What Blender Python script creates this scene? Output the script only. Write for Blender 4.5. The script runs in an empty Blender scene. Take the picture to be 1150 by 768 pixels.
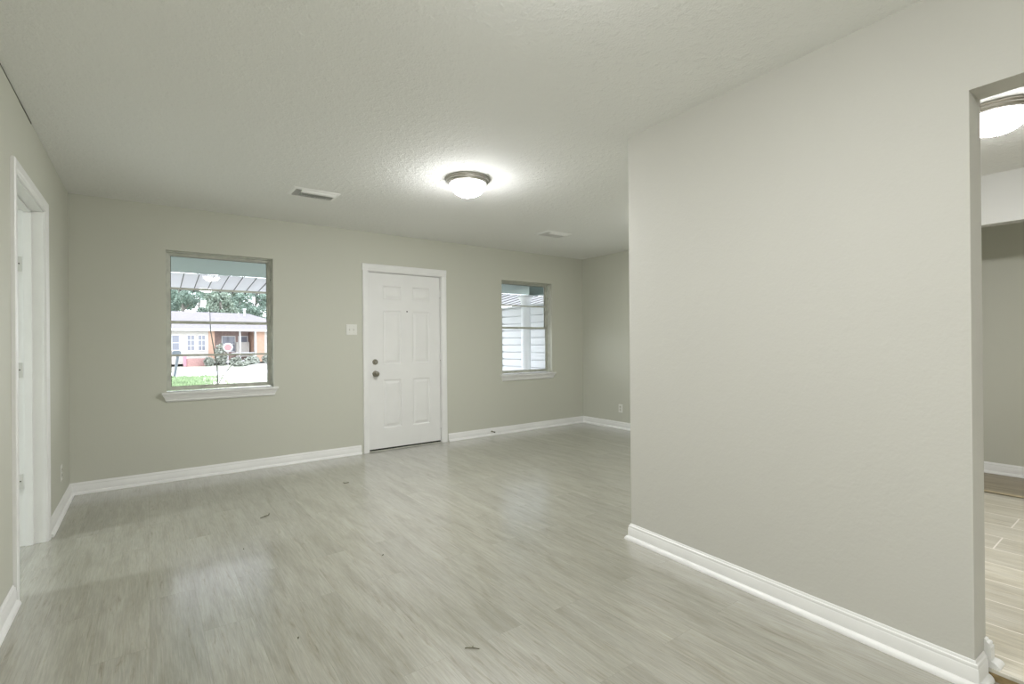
import bpy, bmesh, math, random
from mathutils import Vector, Matrix

# ------------------------------------------------------------------ camera, world, exposure
scene = bpy.context.scene
COL = scene.collection
H = 2.44                      # ceiling height
BACK = 5.327                  # inner face of the front wall (with door and windows)
LEFT = -0.512                 # inner face of the left wall
RIGHT = 5.256                 # inner face of the far right wall
REAR = -2.4                   # wall behind the camera
PX, PY, PANG = 2.3605, 1.9899, math.radians(-2.9463)   # far end of the partition and its direction
PTH = 0.125                   # partition thickness
POPEN = 1.566                 # where the opening starts along the partition
BBH = 0.095

cam_d = bpy.data.cameras.new('camera')
cam_d.sensor_width = 36.0
cam_d.lens = 17.339
cam_d.clip_start = 0.02
cam_d.clip_end = 500
cam = bpy.data.objects.new('camera', cam_d)
COL.objects.link(cam)
r_ = Vector((0.80434959, -0.59409442, -0.00857638))
u_ = Vector((0.00595419, -0.00637407, 0.99996196))
f_ = Vector((0.59412649, 0.80437006, 0.00158963))
cam.matrix_world = Matrix(((r_.x, u_.x, -f_.x, 0), (r_.y, u_.y, -f_.y, 0), (r_.z, u_.z, -f_.z, 1.19985), (0, 0, 0, 1)))
scene.camera = cam

scene.view_settings.view_transform = 'Standard'
scene.view_settings.look = 'None'
scene.view_settings.gamma = 1.0
scene.view_settings.use_curve_mapping = False
scene.view_settings.exposure = 0.0

SKY = 5.2
LAMP = 335.0
LAMP_NEAR = 205.0
FILL_REAR = 320.0
LAMP_KITCHEN = 330.0
FILL_ALCOVE = 110.0
LAMP_SIDE = 800.0
world = bpy.data.worlds.new('overcast_sky')
scene.world = world
world.use_nodes = True
bg = world.node_tree.nodes['Background']
bg.inputs[0].default_value = (0.90, 0.93, 1.0, 1)
bg.inputs[1].default_value = SKY

# ------------------------------------------------------------------ materials
def newmat(name):
    m = bpy.data.materials.new(name)
    m.use_nodes = True
    nt = m.node_tree
    return m, nt, nt.nodes['Principled BSDF']

def ramp(nt, stops):
    n = nt.nodes.new('ShaderNodeValToRGB')
    el = n.color_ramp.elements
    while len(el) < len(stops):
        el.new(0.5)
    for e, (p, c) in zip(el, stops):
        e.position = p
        e.color = (c[0], c[1], c[2], 1)
    return n

def simple(name, c, rough=0.5, metal=0.0, spec=0.5, var=0.0, vscale=8.0, bump=0.0, bscale=60.0, dist=0.002, detail=3.0):
    m, nt, b = newmat(name)
    b.inputs['Base Color'].default_value = (*c, 1)
    b.inputs['Roughness'].default_value = rough
    b.inputs['Metallic'].default_value = metal
    b.inputs['Specular IOR Level'].default_value = spec
    tc = nt.nodes.new('ShaderNodeTexCoord')
    if var:
        n = nt.nodes.new('ShaderNodeTexNoise')
        n.inputs['Scale'].default_value = vscale
        n.inputs['Detail'].default_value = 4
        nt.links.new(tc.outputs['Object'], n.inputs['Vector'])
        rp = ramp(nt, [(0.3, [x * (1 - var) for x in c]), (0.7, [min(1, x * (1 + var)) for x in c])])
        nt.links.new(n.outputs['Fac'], rp.inputs['Fac'])
        nt.links.new(rp.outputs['Color'], b.inputs['Base Color'])
    if bump:
        n = nt.nodes.new('ShaderNodeTexNoise')
        n.inputs['Scale'].default_value = bscale
        n.inputs['Detail'].default_value = detail
        nt.links.new(tc.outputs['Object'], n.inputs['Vector'])
        bp = nt.nodes.new('ShaderNodeBump')
        bp.inputs['Strength'].default_value = bump
        bp.inputs['Distance'].default_value = dist
        nt.links.new(n.outputs['Fac'], bp.inputs['Height'])
        nt.links.new(bp.outputs['Normal'], b.inputs['Normal'])
    return m

def emis(name, c, s):
    m, nt, b = newmat(name)
    b.inputs['Base Color'].default_value = (0.9, 0.9, 0.9, 1)
    b.inputs['Roughness'].default_value = 0.3
    b.inputs['Emission Color'].default_value = (*c, 1)
    # the bulbs sit low in the bowl: the frosted glass glows strongest underneath and fades towards the rim
    tc = nt.nodes.new('ShaderNodeTexCoord')
    sp = nt.nodes.new('ShaderNodeSeparateXYZ')
    mr = nt.nodes.new('ShaderNodeMapRange')
    mr.interpolation_type = 'SMOOTHSTEP'
    mr.inputs['From Min'].default_value = -0.062; mr.inputs['From Max'].default_value = -0.130
    mr.inputs['To Min'].default_value = s * 0.045; mr.inputs['To Max'].default_value = s
    nt.links.new(tc.outputs['Object'], sp.inputs[0])
    nt.links.new(sp.outputs['Z'], mr.inputs['Value'])
    nt.links.new(mr.outputs[0], b.inputs['Emission Strength'])
    return m

def glassmat():
    m = bpy.data.materials.new('window_glass')
    m.use_nodes = True
    nt = m.node_tree
    nt.nodes.clear()
    o = nt.nodes.new('ShaderNodeOutputMaterial')
    mix = nt.nodes.new('ShaderNodeMixShader')
    t = nt.nodes.new('ShaderNodeBsdfTransparent')
    t.inputs[0].default_value = (0.97, 0.985, 0.98, 1)
    g = nt.nodes.new('ShaderNodeBsdfGlossy')
    g.inputs['Roughness'].default_value = 0.0
    fr = nt.nodes.new('ShaderNodeFresnel')
    fr.inputs['IOR'].default_value = 1.45
    nt.links.new(fr.outputs[0], mix.inputs[0])
    nt.links.new(t.outputs[0], mix.inputs[1])
    nt.links.new(g.outputs[0], mix.inputs[2])
    nt.links.new(mix.outputs[0], o.inputs[0])
    return m

def plankmat(name, length, width, cols, rough, mortar, mcol, rot90, streak=0.5, tint=0.5, msmooth=0.1, loc=(0, 0, 0), coat=0.0, offset=0.37):
    """planks running along world Y when rot90"""
    m, nt, b = newmat(name)
    L = nt.links.new
    tc = nt.nodes.new('ShaderNodeTexCoord')
    mp = nt.nodes.new('ShaderNodeMapping')
    mp.inputs['Rotation'].default_value = (0, 0, math.pi / 2 if rot90 else 0)
    mp.inputs['Location'].default_value = loc
    L(tc.outputs['Object'], mp.inputs['Vector'])
    br = nt.nodes.new('ShaderNodeTexBrick')
    br.offset = offset
    br.offset_frequency = 2
    br.inputs['Color1'].default_value = (0, 0, 0, 1)
    br.inputs['Color2'].default_value = (1, 1, 1, 1)
    br.inputs['Mortar'].default_value = (0.5, 0.5, 0.5, 1)
    br.inputs['Scale'].default_value = 1.0
    br.inputs['Mortar Size'].default_value = mortar
    br.inputs['Mortar Smooth'].default_value = msmooth
    br.inputs['Bias'].default_value = 0.0
    br.inputs['Brick Width'].default_value = length
    br.inputs['Row Height'].default_value = width
    L(mp.outputs['Vector'], br.inputs['Vector'])
    sep = nt.nodes.new('ShaderNodeSeparateColor')
    L(br.outputs['Color'], sep.inputs[0])
    mulw = nt.nodes.new('ShaderNodeMath'); mulw.operation = 'MULTIPLY'; mulw.inputs[1].default_value = 37.0
    L(sep.outputs[0], mulw.inputs[0])
    # long soft figure
    sc1 = nt.nodes.new('ShaderNodeMapping')
    sc1.inputs['Scale'].default_value = (1.3, 7.5, 1.0)
    L(mp.outputs['Vector'], sc1.inputs['Vector'])
    n1 = nt.nodes.new('ShaderNodeTexNoise'); n1.noise_dimensions = '4D'
    n1.inputs['Scale'].default_value = 1.6; n1.inputs['Detail'].default_value = 6; n1.inputs['Roughness'].default_value = 0.62
    n1.inputs['Distortion'].default_value = 0.6
    L(sc1.outputs['Vector'], n1.inputs['Vector']); L(mulw.outputs[0], n1.inputs['W'])
    # fine grain
    sc2 = nt.nodes.new('ShaderNodeMapping')
    sc2.inputs['Scale'].default_value = (3.0, 70.0, 1.0)
    L(mp.outputs['Vector'], sc2.inputs['Vector'])
    n2 = nt.nodes.new('ShaderNodeTexNoise'); n2.noise_dimensions = '4D'
    n2.inputs['Scale'].default_value = 2.4; n2.inputs['Detail'].default_value = 5; n2.inputs['Roughness'].default_value = 0.6
    n2.inputs['Distortion'].default_value = 0.9
    L(sc2.outputs['Vector'], n2.inputs['Vector']); L(mulw.outputs[0], n2.inputs['W'])
    # dark checks and knots
    sc3 = nt.nodes.new('ShaderNodeMapping')
    sc3.inputs['Scale'].default_value = (1.7, 20.0, 1.0)
    L(mp.outputs['Vector'], sc3.inputs['Vector'])
    n3 = nt.nodes.new('ShaderNodeTexNoise'); n3.noise_dimensions = '4D'
    n3.inputs['Scale'].default_value = 2.0; n3.inputs['Detail'].default_value = 7; n3.inputs['Roughness'].default_value = 0.7
    n3.inputs['Distortion'].default_value = 1.4
    L(sc3.outputs['Vector'], n3.inputs['Vector']); L(mulw.outputs[0], n3.inputs['W'])
    base = ramp(nt, [(0.30, cols[0]), (0.50, cols[1]), (0.72, cols[2])])
    L(n1.outputs['Fac'], base.inputs['Fac'])
    # per-plank tone
    pm = nt.nodes.new('ShaderNodeMapRange')
    pm.inputs['To Min'].default_value = 1 - 0.10 * tint * 2
    pm.inputs['To Max'].default_value = 1 + 0.06 * tint * 2
    L(sep.outputs[0], pm.inputs['Value'])
    gm = nt.nodes.new('ShaderNodeMapRange')
    gm.inputs['From Min'].default_value = 0.35; gm.inputs['From Max'].default_value = 0.65
    gm.inputs['To Min'].default_value = 0.84; gm.inputs['To Max'].default_value = 1.10
    L(n2.outputs['Fac'], gm.inputs['Value'])
    dm = nt.nodes.new('ShaderNodeMapRange')
    dm.inputs['From Min'].default_value = 0.30; dm.inputs['From Max'].default_value = 0.43
    dm.inputs['To Min'].default_value = 1 - streak; dm.inputs['To Max'].default_value = 1.0
    L(n3.outputs['Fac'], dm.inputs['Value'])
    m1 = nt.nodes.new('ShaderNodeMath'); m1.operation = 'MULTIPLY'
    L(pm.outputs[0], m1.inputs[0]); L(gm.outputs[0], m1.inputs[1])
    m2 = nt.nodes.new('ShaderNodeMath'); m2.operation = 'MULTIPLY'
    L(m1.outputs[0], m2.inputs[0]); L(dm.outputs[0], m2.inputs[1])
    tn = nt.nodes.new('ShaderNodeMix'); tn.data_type = 'RGBA'; tn.blend_type = 'MULTIPLY'
    tn.inputs['B'].default_value = (1.0, 0.95, 0.86, 1)
    iv = nt.nodes.new('ShaderNodeMapRange')
    iv.inputs['From Min'].default_value = 0.30; iv.inputs['From Max'].default_value = 0.48
    iv.inputs['To Min'].default_value = 1.0; iv.inputs['To Max'].default_value = 0.0
    L(n3.outputs['Fac'], iv.inputs['Value']); L(iv.outputs[0], tn.inputs['Factor'])
    L(base.outputs['Color'], tn.inputs['A'])
    vm = nt.nodes.new('ShaderNodeVectorMath'); vm.operation = 'SCALE'
    L(tn.outputs['Result'], vm.inputs[0]); L(m2.outputs[0], vm.inputs['Scale'])
    mx = nt.nodes.new('ShaderNodeMix'); mx.data_type = 'RGBA'
    L(br.outputs['Fac'], mx.inputs['Factor'])
    L(vm.outputs[0], mx.inputs['A'])
    mx.inputs['B'].default_value = (*mcol, 1)
    L(mx.outputs['Result'], b.inputs['Base Color'])
    b.inputs['Coat Weight'].default_value = coat
    b.inputs['Coat Roughness'].default_value = 0.18
    b.inputs['Coat IOR'].default_value = 1.9
    rr = nt.nodes.new('ShaderNodeMapRange')
    rr.inputs['To Min'].default_value = rough - 0.06; rr.inputs['To Max'].default_value = rough + 0.08
    L(n1.outputs['Fac'], rr.inputs['Value'])
    L(rr.outputs[0], b.inputs['Roughness'])
    bp = nt.nodes.new('ShaderNodeBump')
    bp.inputs['Strength'].default_value = 0.5
    bp.inputs['Distance'].default_value = 0.0011
    L(n2.outputs['Fac'], bp.inputs['Height'])
    bp2 = nt.nodes.new('ShaderNodeBump'); bp2.invert = True
    bp2.inputs['Strength'].default_value = 0.5
    bp2.inputs['Distance'].default_value = 0.001
    L(br.outputs['Fac'], bp2.inputs['Height'])
    L(bp.outputs['Normal'], bp2.inputs['Normal'])
    L(bp2.outputs['Normal'], b.inputs['Normal'])
    return m

def paintmat(name, c, bstr, scale, dist, rough=0.62, dimple=0.0):
    """painted drywall with an orange-peel texture and a few trowel marks"""
    m, nt, b = newmat(name)
    L = nt.links.new
    b.inputs['Base Color'].default_value = (*c, 1)
    b.inputs['Roughness'].default_value = rough
    b.inputs['Specular IOR Level'].default_value = 0.3
    tc = nt.nodes.new('ShaderNodeTexCoord')
    n = nt.nodes.new('ShaderNodeTexNoise')
    n.inputs['Scale'].default_value = scale
    n.inputs['Detail'].default_value = 3
    L(tc.outputs['Object'], n.inputs['Vector'])
    v = nt.nodes.new('ShaderNodeTexNoise')
    v.inputs['Scale'].default_value = scale * 0.22
    v.inputs['Detail'].default_value = 5
    L(tc.outputs['Object'], v.inputs['Vector'])
    mr = nt.nodes.new('ShaderNodeMapRange')
    mr.inputs['From Min'].default_value = 0.5; mr.inputs['From Max'].default_value = 0.68
    L(v.outputs['Fac'], mr.inputs['Value'])
    ad = nt.nodes.new('ShaderNodeMath'); ad.operation = 'MULTIPLY_ADD'
    ad.inputs[1].default_value = dimple
    L(mr.outputs[0], ad.inputs[0]); L(n.outputs['Fac'], ad.inputs[2])
    bp = nt.nodes.new('ShaderNodeBump')
    bp.inputs['Strength'].default_value = bstr
    bp.inputs['Distance'].default_value = dist
    L(ad.outputs[0], bp.inputs['Height'])
    L(bp.outputs['Normal'], b.inputs['Normal'])
    return m

M = {}
M['wall'] = paintmat('wall_paint', (0.605, 0.607, 0.525), 0.35, 90, 0.0013)
M['wall_partition'] = paintmat('wall_paint_lit_tint', (0.612, 0.604, 0.555), 0.4, 90, 0.0015, dimple=0.5)  # same wall paint, with the more neutral light here put into its colour
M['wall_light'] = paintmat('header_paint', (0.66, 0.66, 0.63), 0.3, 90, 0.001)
M['ceiling'] = paintmat('ceiling_texture', (0.86, 0.863, 0.83), 0.75, 110, 0.0035, rough=0.9, dimple=0.6)
M['trim'] = simple('trim_paint', (0.86, 0.86, 0.84), 0.35, var=0.02, vscale=6)
M['door'] = simple('door_paint', (0.84, 0.84, 0.82), 0.4, var=0.02, vscale=4, bump=0.15, bscale=120, dist=0.0004)
M['floor'] = plankmat('vinyl_plank', 1.22, 0.182, [(0.265, 0.255, 0.202), (0.352, 0.343, 0.288), (0.41, 0.402, 0.352)], 0.30, 0.0005, (0.23, 0.22, 0.175), True, 0.36, 0.36, coat=1.0)
M['tile'] = plankmat('wood_look_tile', 1.2, 0.25, [(0.46, 0.42, 0.32), (0.60, 0.565, 0.465), (0.68, 0.655, 0.575)], 0.3, 0.0035, (0.82, 0.77, 0.70), True, 0.25, 0.6, loc=(0.62, 0, 0), offset=0.5)
M['hallwood'] = plankmat('hall_plank', 1.2, 0.15, [(0.20, 0.16, 0.10), (0.33, 0.28, 0.19), (0.42, 0.37, 0.27)], 0.35, 0.001, (0.16, 0.13, 0.08), True, 0.3, 0.5)
M['rawwood'] = simple('raw_wood_edge', (0.33, 0.24, 0.11), 0.6, var=0.35, vscale=22, bump=0.3, bscale=50)
M['strip'] = simple('transition_strip', (0.46, 0.38, 0.24), 0.4, var=0.1, vscale=20)
M['nickel'] = simple('brushed_nickel', (0.50, 0.48, 0.44), 0.32, metal=1.0, bump=0.1, bscale=200, dist=0.0003)
M['darknickel'] = simple('aged_nickel', (0.30, 0.28, 0.23), 0.3, metal=1.0)
M['alum'] = simple('window_aluminium', (0.56, 0.57, 0.50), 0.42, metal=0.1, var=0.15, vscale=14)
M['alumdark'] = simple('window_gasket', (0.07, 0.075, 0.055), 0.6)
M['plastic'] = simple('white_plastic', (0.80, 0.80, 0.75), 0.35)
M['hinge'] = simple('painted_hinge', (0.70, 0.70, 0.66), 0.3)
M['slot'] = simple('dark_slot', (0.05, 0.05, 0.04), 0.6)
M['vent'] = simple('vent_enamel', (0.90, 0.90, 0.87), 0.4)
M['duct'] = simple('duct_inside', (0.035, 0.035, 0.025), 0.8)
M['sweep'] = simple('door_sweep_rubber', (0.025, 0.026, 0.015), 0.7)
M['threshold'] = simple('threshold_metal', (0.62, 0.62, 0.54), 0.4, metal=0.3)
M['leaf_litter'] = simple('dry_leaf', (0.10, 0.09, 0.05), 0.8, var=0.3, vscale=90)
M['lamp'] = emis('lamp_glass_lit', (0.985, 0.985, 1.0), LAMP)
M['lamp_near'] = emis('lamp_glass_lit_near', (0.985, 0.985, 1.0), LAMP_NEAR)
M['lamp_kitchen'] = emis('lamp_glass_lit_kitchen', (0.985, 0.985, 1.0), LAMP_KITCHEN)
M['fill_rear'] = emis('fill_bowl_rear', (0.985, 0.985, 1.0), FILL_REAR)
M['fill_alcove'] = emis('fill_bowl_alcove', (0.985, 0.985, 1.0), FILL_ALCOVE)
M['lamp_side'] = emis('lamp_glass_lit_cool', (0.86, 0.93, 1.0), LAMP_SIDE)
M['glass'] = glassmat()
M['crack'] = simple('open_joint', (0.06, 0.055, 0.035), 0.9)
# outside
M['teal'] = simple('teal_porch_paint', (0.105, 0.158, 0.158), 0.55, var=0.08, vscale=1.2)
M['siding'] = simple('white_siding', (0.70, 0.71, 0.735), 0.5, var=0.03, vscale=3)
M['column'] = simple('white_column_paint', (0.88, 0.89, 0.93), 0.45)
M['ribdark'] = simple('pan_seam', (0.06, 0.06, 0.06), 0.6)
M['concrete'] = simple('porch_concrete', (0.5, 0.5, 0.48), 0.85, var=0.12, vscale=3)
M['street'] = simple('street_concrete', (0.66, 0.65, 0.67), 0.9, var=0.06, vscale=0.8)
M['lawn'] = simple('pale_lawn', (0.40, 0.42, 0.35), 0.95, var=0.30, vscale=1.5, bump=0.6, bscale=8, dist=0.05)
M['grassblade'] = simple('bright_grass', (0.24, 0.33, 0.18), 0.9, var=0.35, vscale=2)
M['roof'] = simple('asphalt_shingle', (0.175, 0.165, 0.18), 0.9, var=0.12, vscale=5, bump=0.4, bscale=20, dist=0.02)
M['hwhite'] = simple('house_white_brick', (0.43, 0.41, 0.385), 0.8, var=0.06, vscale=4)
M['orange'] = simple('salmon_siding', (0.40, 0.255, 0.19), 0.8, var=0.08, vscale=4)
M['pink'] = simple('planter_brick', (0.34, 0.20, 0.19), 0.85, var=0.2, vscale=9)
M['hglass'] = simple('far_window_glass', (0.17, 0.18, 0.22), 0.15)
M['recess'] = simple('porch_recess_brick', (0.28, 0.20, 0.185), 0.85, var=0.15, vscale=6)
M['hframe'] = simple('far_white_trim', (0.55, 0.55, 0.56), 0.5)
M['bark'] = simple('bark', (0.20, 0.19, 0.17), 0.9, var=0.3, vscale=6)
M['twig'] = simple('dark_twig', (0.035, 0.04, 0.03), 0.9)
M['leafa'] = simple('tree_leaves_pale', (0.24, 0.30, 0.24), 0.85, var=0.3, vscale=0.7)
M['leafb'] = simple('tree_leaves_green', (0.20, 0.27, 0.225), 0.85, var=0.3, vscale=0.7)
M['shrub'] = simple('shrub_leaves', (0.25, 0.27, 0.235), 0.9, var=0.35, vscale=4)
M['signred'] = simple('sign_red', (0.38, 0.16, 0.17), 0.5)
M['signwhite'] = simple('sign_white', (0.75, 0.75, 0.75), 0.5)
M['postgrey'] = simple('galvanised_post', (0.42, 0.42, 0.44), 0.5, metal=0.4)
M['mailbox'] = simple('mailbox_blue_grey', (0.09, 0.11, 0.13), 0.5)
M['redfence'] = simple('faded_red_board', (0.42, 0.20, 0.25), 0.7)

def awningmat():
    m, nt, b = newmat('awning_panel')
    b.inputs['Base Color'].default_value = (0.62, 0.61, 0.66, 1)
    b.inputs['Roughness'].default_value = 0.5
    tr = nt.nodes.new('ShaderNodeBsdfTranslucent')
    tr.inputs[0].default_value = (0.60, 0.59, 0.65, 1)
    mix = nt.nodes.new('ShaderNodeMixShader')
    mix.inputs[0].default_value = 0.30
    out = nt.nodes['Material Output']
    nt.links.new(b.outputs[0], mix.inputs[1])
    nt.links.new(tr.outputs[0], mix.inputs[2])
    nt.links.new(mix.outputs[0], out.inputs[0])
    return m
M['awning'] = awningmat()

# ------------------------------------------------------------------ helpers
class MB:
    """collects faces, then links them as ONE mesh object"""
    def __init__(self):
        self.v = []; self.f = []; self.mi = []; self.mats = []
        self.smooth = False
    def mat(self, m):
        if m not in self.mats: self.mats.append(m)
        return self.mats.index(m)
    def face(self, pts, m=None):
        i = len(self.v)
        self.v += [tuple(p) for p in pts]
        self.f.append(tuple(range(i, i + len(pts))))
        self.mi.append(self.mat(m) if m else 0)
    def box(self, x0, x1, y0, y1, z0, z1, T=None, m=None):
        c = [Vector((x, y, z)) for x in (x0, x1) for y in (y0, y1) for z in (z0, z1)]
        if T: c = [T(p) for p in c]
        for q in ((0, 1, 3, 2), (4, 6, 7, 5), (0, 4, 5, 1), (2, 3, 7, 6), (0, 2, 6, 4), (1, 5, 7, 3)):
            self.face([c[k] for k in q], m)
        return self
    def tube(self, pts, r, n=8, m=None, caps=True):
        pts = [Vector(p) for p in pts]
        rr = r if isinstance(r, (list, tuple)) else [r] * len(pts)
        rings = []
        for i, p in enumerate(pts):
            d = (pts[min(i + 1, len(pts) - 1)] - pts[max(i - 1, 0)]).normalized()
            a = d.orthogonal().normalized() if i == 0 else (prev - d * prev.dot(d)).normalized()
            prev = a
            b = d.cross(a)
            rings.append([p + (a * math.cos(t) + b * math.sin(t)) * rr[i] for t in [2 * math.pi * k / n for k in range(n)]])
        for i in range(len(rings) - 1):
            for k in range(n):
                self.face([rings[i][k], rings[i][(k + 1) % n], rings[i + 1][(k + 1) % n], rings[i + 1][k]], m)
        if caps:
            self.face(list(reversed(rings[0])), m); self.face(rings[-1], m)
        return self
    def lathe(self, prof, c=(0, 0, 0), axis=None, n=40, m=None):
        """prof: (r, h) along axis (default +Z)"""
        c = Vector(c)
        ax = Vector(axis or (0, 0, 1)).normalized()
        a = ax.orthogonal().normalized(); b = ax.cross(a)
        rings = [[c + ax * h + (a * math.cos(t) + b * math.sin(t)) * max(r, 1e-5) for t in [2 * math.pi * k / n for k in range(n)]] for r, h in prof]
        for i in range(len(rings) - 1):
            for k in range(n):
                self.face([rings[i][k], rings[i][(k + 1) % n], rings[i + 1][(k + 1) % n], rings[i + 1][k]], m)
        return self
    def sweep(self, path, prof, T, closed=False, m=None, caps=True):
        """path: 2-D polyline; prof: (offset to the left of travel, height); T(x, y, h) -> 3-D; mitred"""
        P = [Vector(p) for p in path]; n = len(P)
        sec = []
        for i in range(n):
            if closed or 0 < i < n - 1:
                d0 = (P[i] - P[i - 1]).normalized(); d1 = (P[(i + 1) % n] - P[i]).normalized()
            elif i == 0: d0 = d1 = (P[1] - P[0]).normalized()
            else: d0 = d1 = (P[-1] - P[-2]).normalized()
            n0 = Vector((-d0.y, d0.x)); n1 = Vector((-d1.y, d1.x))
            mt = (n0 + n1); mt = mt / max(1e-6, mt.dot(n0))
            sec.append([Vector(T(P[i].x + mt.x * a, P[i].y + mt.y * a, h)) for a, h in prof])
        k = len(prof)
        for i in range(n if closed else n - 1):
            A = sec[i]; B = sec[(i + 1) % n]
            for j in range(k):
                self.face([A[j], A[(j + 1) % k], B[(j + 1) % k], B[j]], m)
        if caps and not closed:
            self.face(list(reversed(sec[0])), m); self.face(sec[-1], m)
        return self
    def build(self, name, mat=None, parent=None, bevel=0.0, smooth=False, loc=None, rotz=0.0):
        me = bpy.data.meshes.new(name)
        me.from_pydata(self.v, [], self.f)
        mats = self.mats if self.mats else []
        if mat is not None and not mats: mats = [mat]
        for mm in mats: me.materials.append(mm)
        for p, i in zip(me.polygons, self.mi): p.material_index = i
        bm = bmesh.new(); bm.from_mesh(me)
        bmesh.ops.remove_doubles(bm, verts=bm.verts, dist=1e-5)
        bmesh.ops.recalc_face_normals(bm, faces=bm.faces)
        if smooth:
            for f in bm.faces: f.smooth = True
        bm.to_mesh(me); bm.free()
        if smooth:
            try: me.set_sharp_from_angle(angle=math.radians(38))
            except Exception: pass
        o = bpy.data.objects.new(name, me)
        COL.objects.link(o)
        if loc: o.location = loc
        o.rotation_euler.z = rotz
        if parent: o.parent = parent
        if bevel:
            b = o.modifiers.new('bevel', 'BEVEL'); b.width = bevel; b.segments = 2; b.limit_method = 'ANGLE'
            b.angle_limit = math.radians(40)
        return o

def tag(o, label, cat, group=None, kind=None):
    o['label'] = label; o['category'] = cat
    if group: o['group'] = group
    if kind: o['kind'] = kind
    return o
def empty(name, loc, rz=0.0):
    o = bpy.data.objects.new(name, None); COL.objects.link(o)
    o.empty_display_size = 0.1
    o.location = loc; o.rotation_euler.z = rz
    return o
def copy_thing(root, loc, rz=0.0):
    r = root.copy(); COL.objects.link(r); r.location = loc; r.rotation_euler.z = rz
    for ch in list(root.children):
        c = ch.copy(); COL.objects.link(c); c.parent = r
        for g in list(ch.children):
            d = g.copy(); COL.objects.link(d); d.parent = c
    return r

def wall_panel(T, u0, u1, z0, z1, th, holes):
    """wall slab in (u, depth, z), with rectangular holes and their returns"""
    mb = MB()
    us = sorted({u0, u1, *[h[0] for h in holes], *[h[1] for h in holes]})
    zs = sorted({z0, z1, *[h[2] for h in holes], *[h[3] for h in holes]})
    us = [u for u in us if u0 <= u <= u1]; zs = [z for z in zs if z0 <= z <= z1]
    def solid(i, j):
        if i < 0 or j < 0 or i >= len(us) - 1 or j >= len(zs) - 1: return False
        uc = (us[i] + us[i + 1]) / 2; zc = (zs[j] + zs[j + 1]) / 2
        return not any(h[0] < uc < h[1] and h[2] < zc < h[3] for h in holes)
    for i in range(len(us) - 1):
        for j in range(len(zs) - 1):
            if not solid(i, j): continue
            a, b, c, d = us[i], us[i + 1], zs[j], zs[j + 1]
            mb.face([T(a, 0, c), T(b, 0, c), T(b, 0, d), T(a, 0, d)])
            mb.face([T(a, th, c), T(a, th, d), T(b, th, d), T(b, th, c)])
            if not solid(i - 1, j): mb.face([T(a, 0, c), T(a, 0, d), T(a, th, d), T(a, th, c)])
            if not solid(i + 1, j): mb.face([T(b, 0, c), T(b, th, c), T(b, th, d), T(b, 0, d)])
            if not solid(i, j - 1): mb.face([T(a, 0, c), T(a, th, c), T(b, th, c), T(b, 0, c)])
            if not solid(i, j + 1): mb.face([T(a, 0, d), T(b, 0, d), T(b, th, d), T(a, th, d)])
    return mb

# ------------------------------------------------------------------ room shell
PD = Vector((math.sin(PANG), -math.cos(PANG), 0))      # along the partition towards the camera
PN = Vector((math.cos(PANG), math.sin(PANG), 0))       # through the partition, into the kitchen
def PT(s, d, z): return Vector((PX, PY, 0)) + PD * s + PN * d + Vector((0, 0, z))

KX = 5.12      # kitchen header plane
FX = 6.0       # far wall of the hall beyond
SX = -4.2      # side room far wall

W1 = (0.132, 1.0, 0.765, 2.05)      # window 1 opening x0 x1 z0 z1
W2 = (3.772, 4.643, 0.755, 2.034)
FD = (1.93, 2.895, -0.03, 2.035)    # front door rough opening
LD = (3.285, 4.165, -0.03, 2.045)   # left doorway (y0 y1 z0 z1)

w = wall_panel(lambda u, d, z: (u, BACK + d, z), SX, RIGHT + 0.12, -0.03, H, 0.15, [W1, W2, FD])
tag(w.build('wall_back', M['wall']), 'greige front wall holding the white entry door and both windows', 'wall', kind='structure')
w = wall_panel(lambda u, d, z: (LEFT - d, u, z), REAR, BACK, -0.03, H, 0.13, [LD])
tag(w.build('wall_left', M['wall']), 'greige left wall with the open cased doorway', 'wall', kind='structure')
w = MB(); w.box(RIGHT, RIGHT + 0.12, PY + 0.0, BACK, -0.03, H)
tag(w.build('wall_right', M['wall']), 'greige far right wall in the alcove behind the partition', 'wall', kind='structure')
w = MB(); w.box(LEFT - 0.13, FX + 0.12, REAR - 0.12, REAR, -0.03, H)
tag(w.build('wall_rear', M['wall']), 'greige wall closing the room behind the viewpoint', 'wall', kind='structure')
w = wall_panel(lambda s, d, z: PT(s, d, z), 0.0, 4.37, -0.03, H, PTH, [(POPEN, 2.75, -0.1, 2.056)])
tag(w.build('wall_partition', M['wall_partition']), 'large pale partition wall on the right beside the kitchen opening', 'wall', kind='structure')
w = MB(); w.box(PX + PTH, RIGHT + 0.12, PY - 0.12, PY, -0.03, H)
tag(w.build('wall_kitchen', M['wall']), 'greige kitchen wall hidden behind the end of the partition', 'wall', kind='structure')
w = wall_panel(lambda u, d, z: (KX + d, u, z), REAR, PY - 0.12, -0.03, H, 0.12, [(-2.2, 1.6, -0.1, 2.065)])
tag(w.build('wall_header', M['wall_light']), 'pale header above the wide opening at the far side of the kitchen', 'wall', kind='structure')
w = MB(); w.box(FX, FX + 0.12, REAR, PY, -0.03, H)
w.box(KX + 0.12, FX, PY - 0.05, PY + 0.07, -0.03, H)
tag(w.build('wall_hall', M['wall']), 'darker olive greige wall seen beyond the kitchen', 'wall', kind='structure')
w = MB(); w.box(SX - 0.12, SX, 1.9, BACK + 0.15, -0.03, H); w.box(SX, LEFT - 0.13, 1.9, 2.02, -0.03, H)
tag(w.build('wall_side', M['wall']), 'greige walls of the side room behind the left doorway', 'wall', kind='structure')

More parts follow.
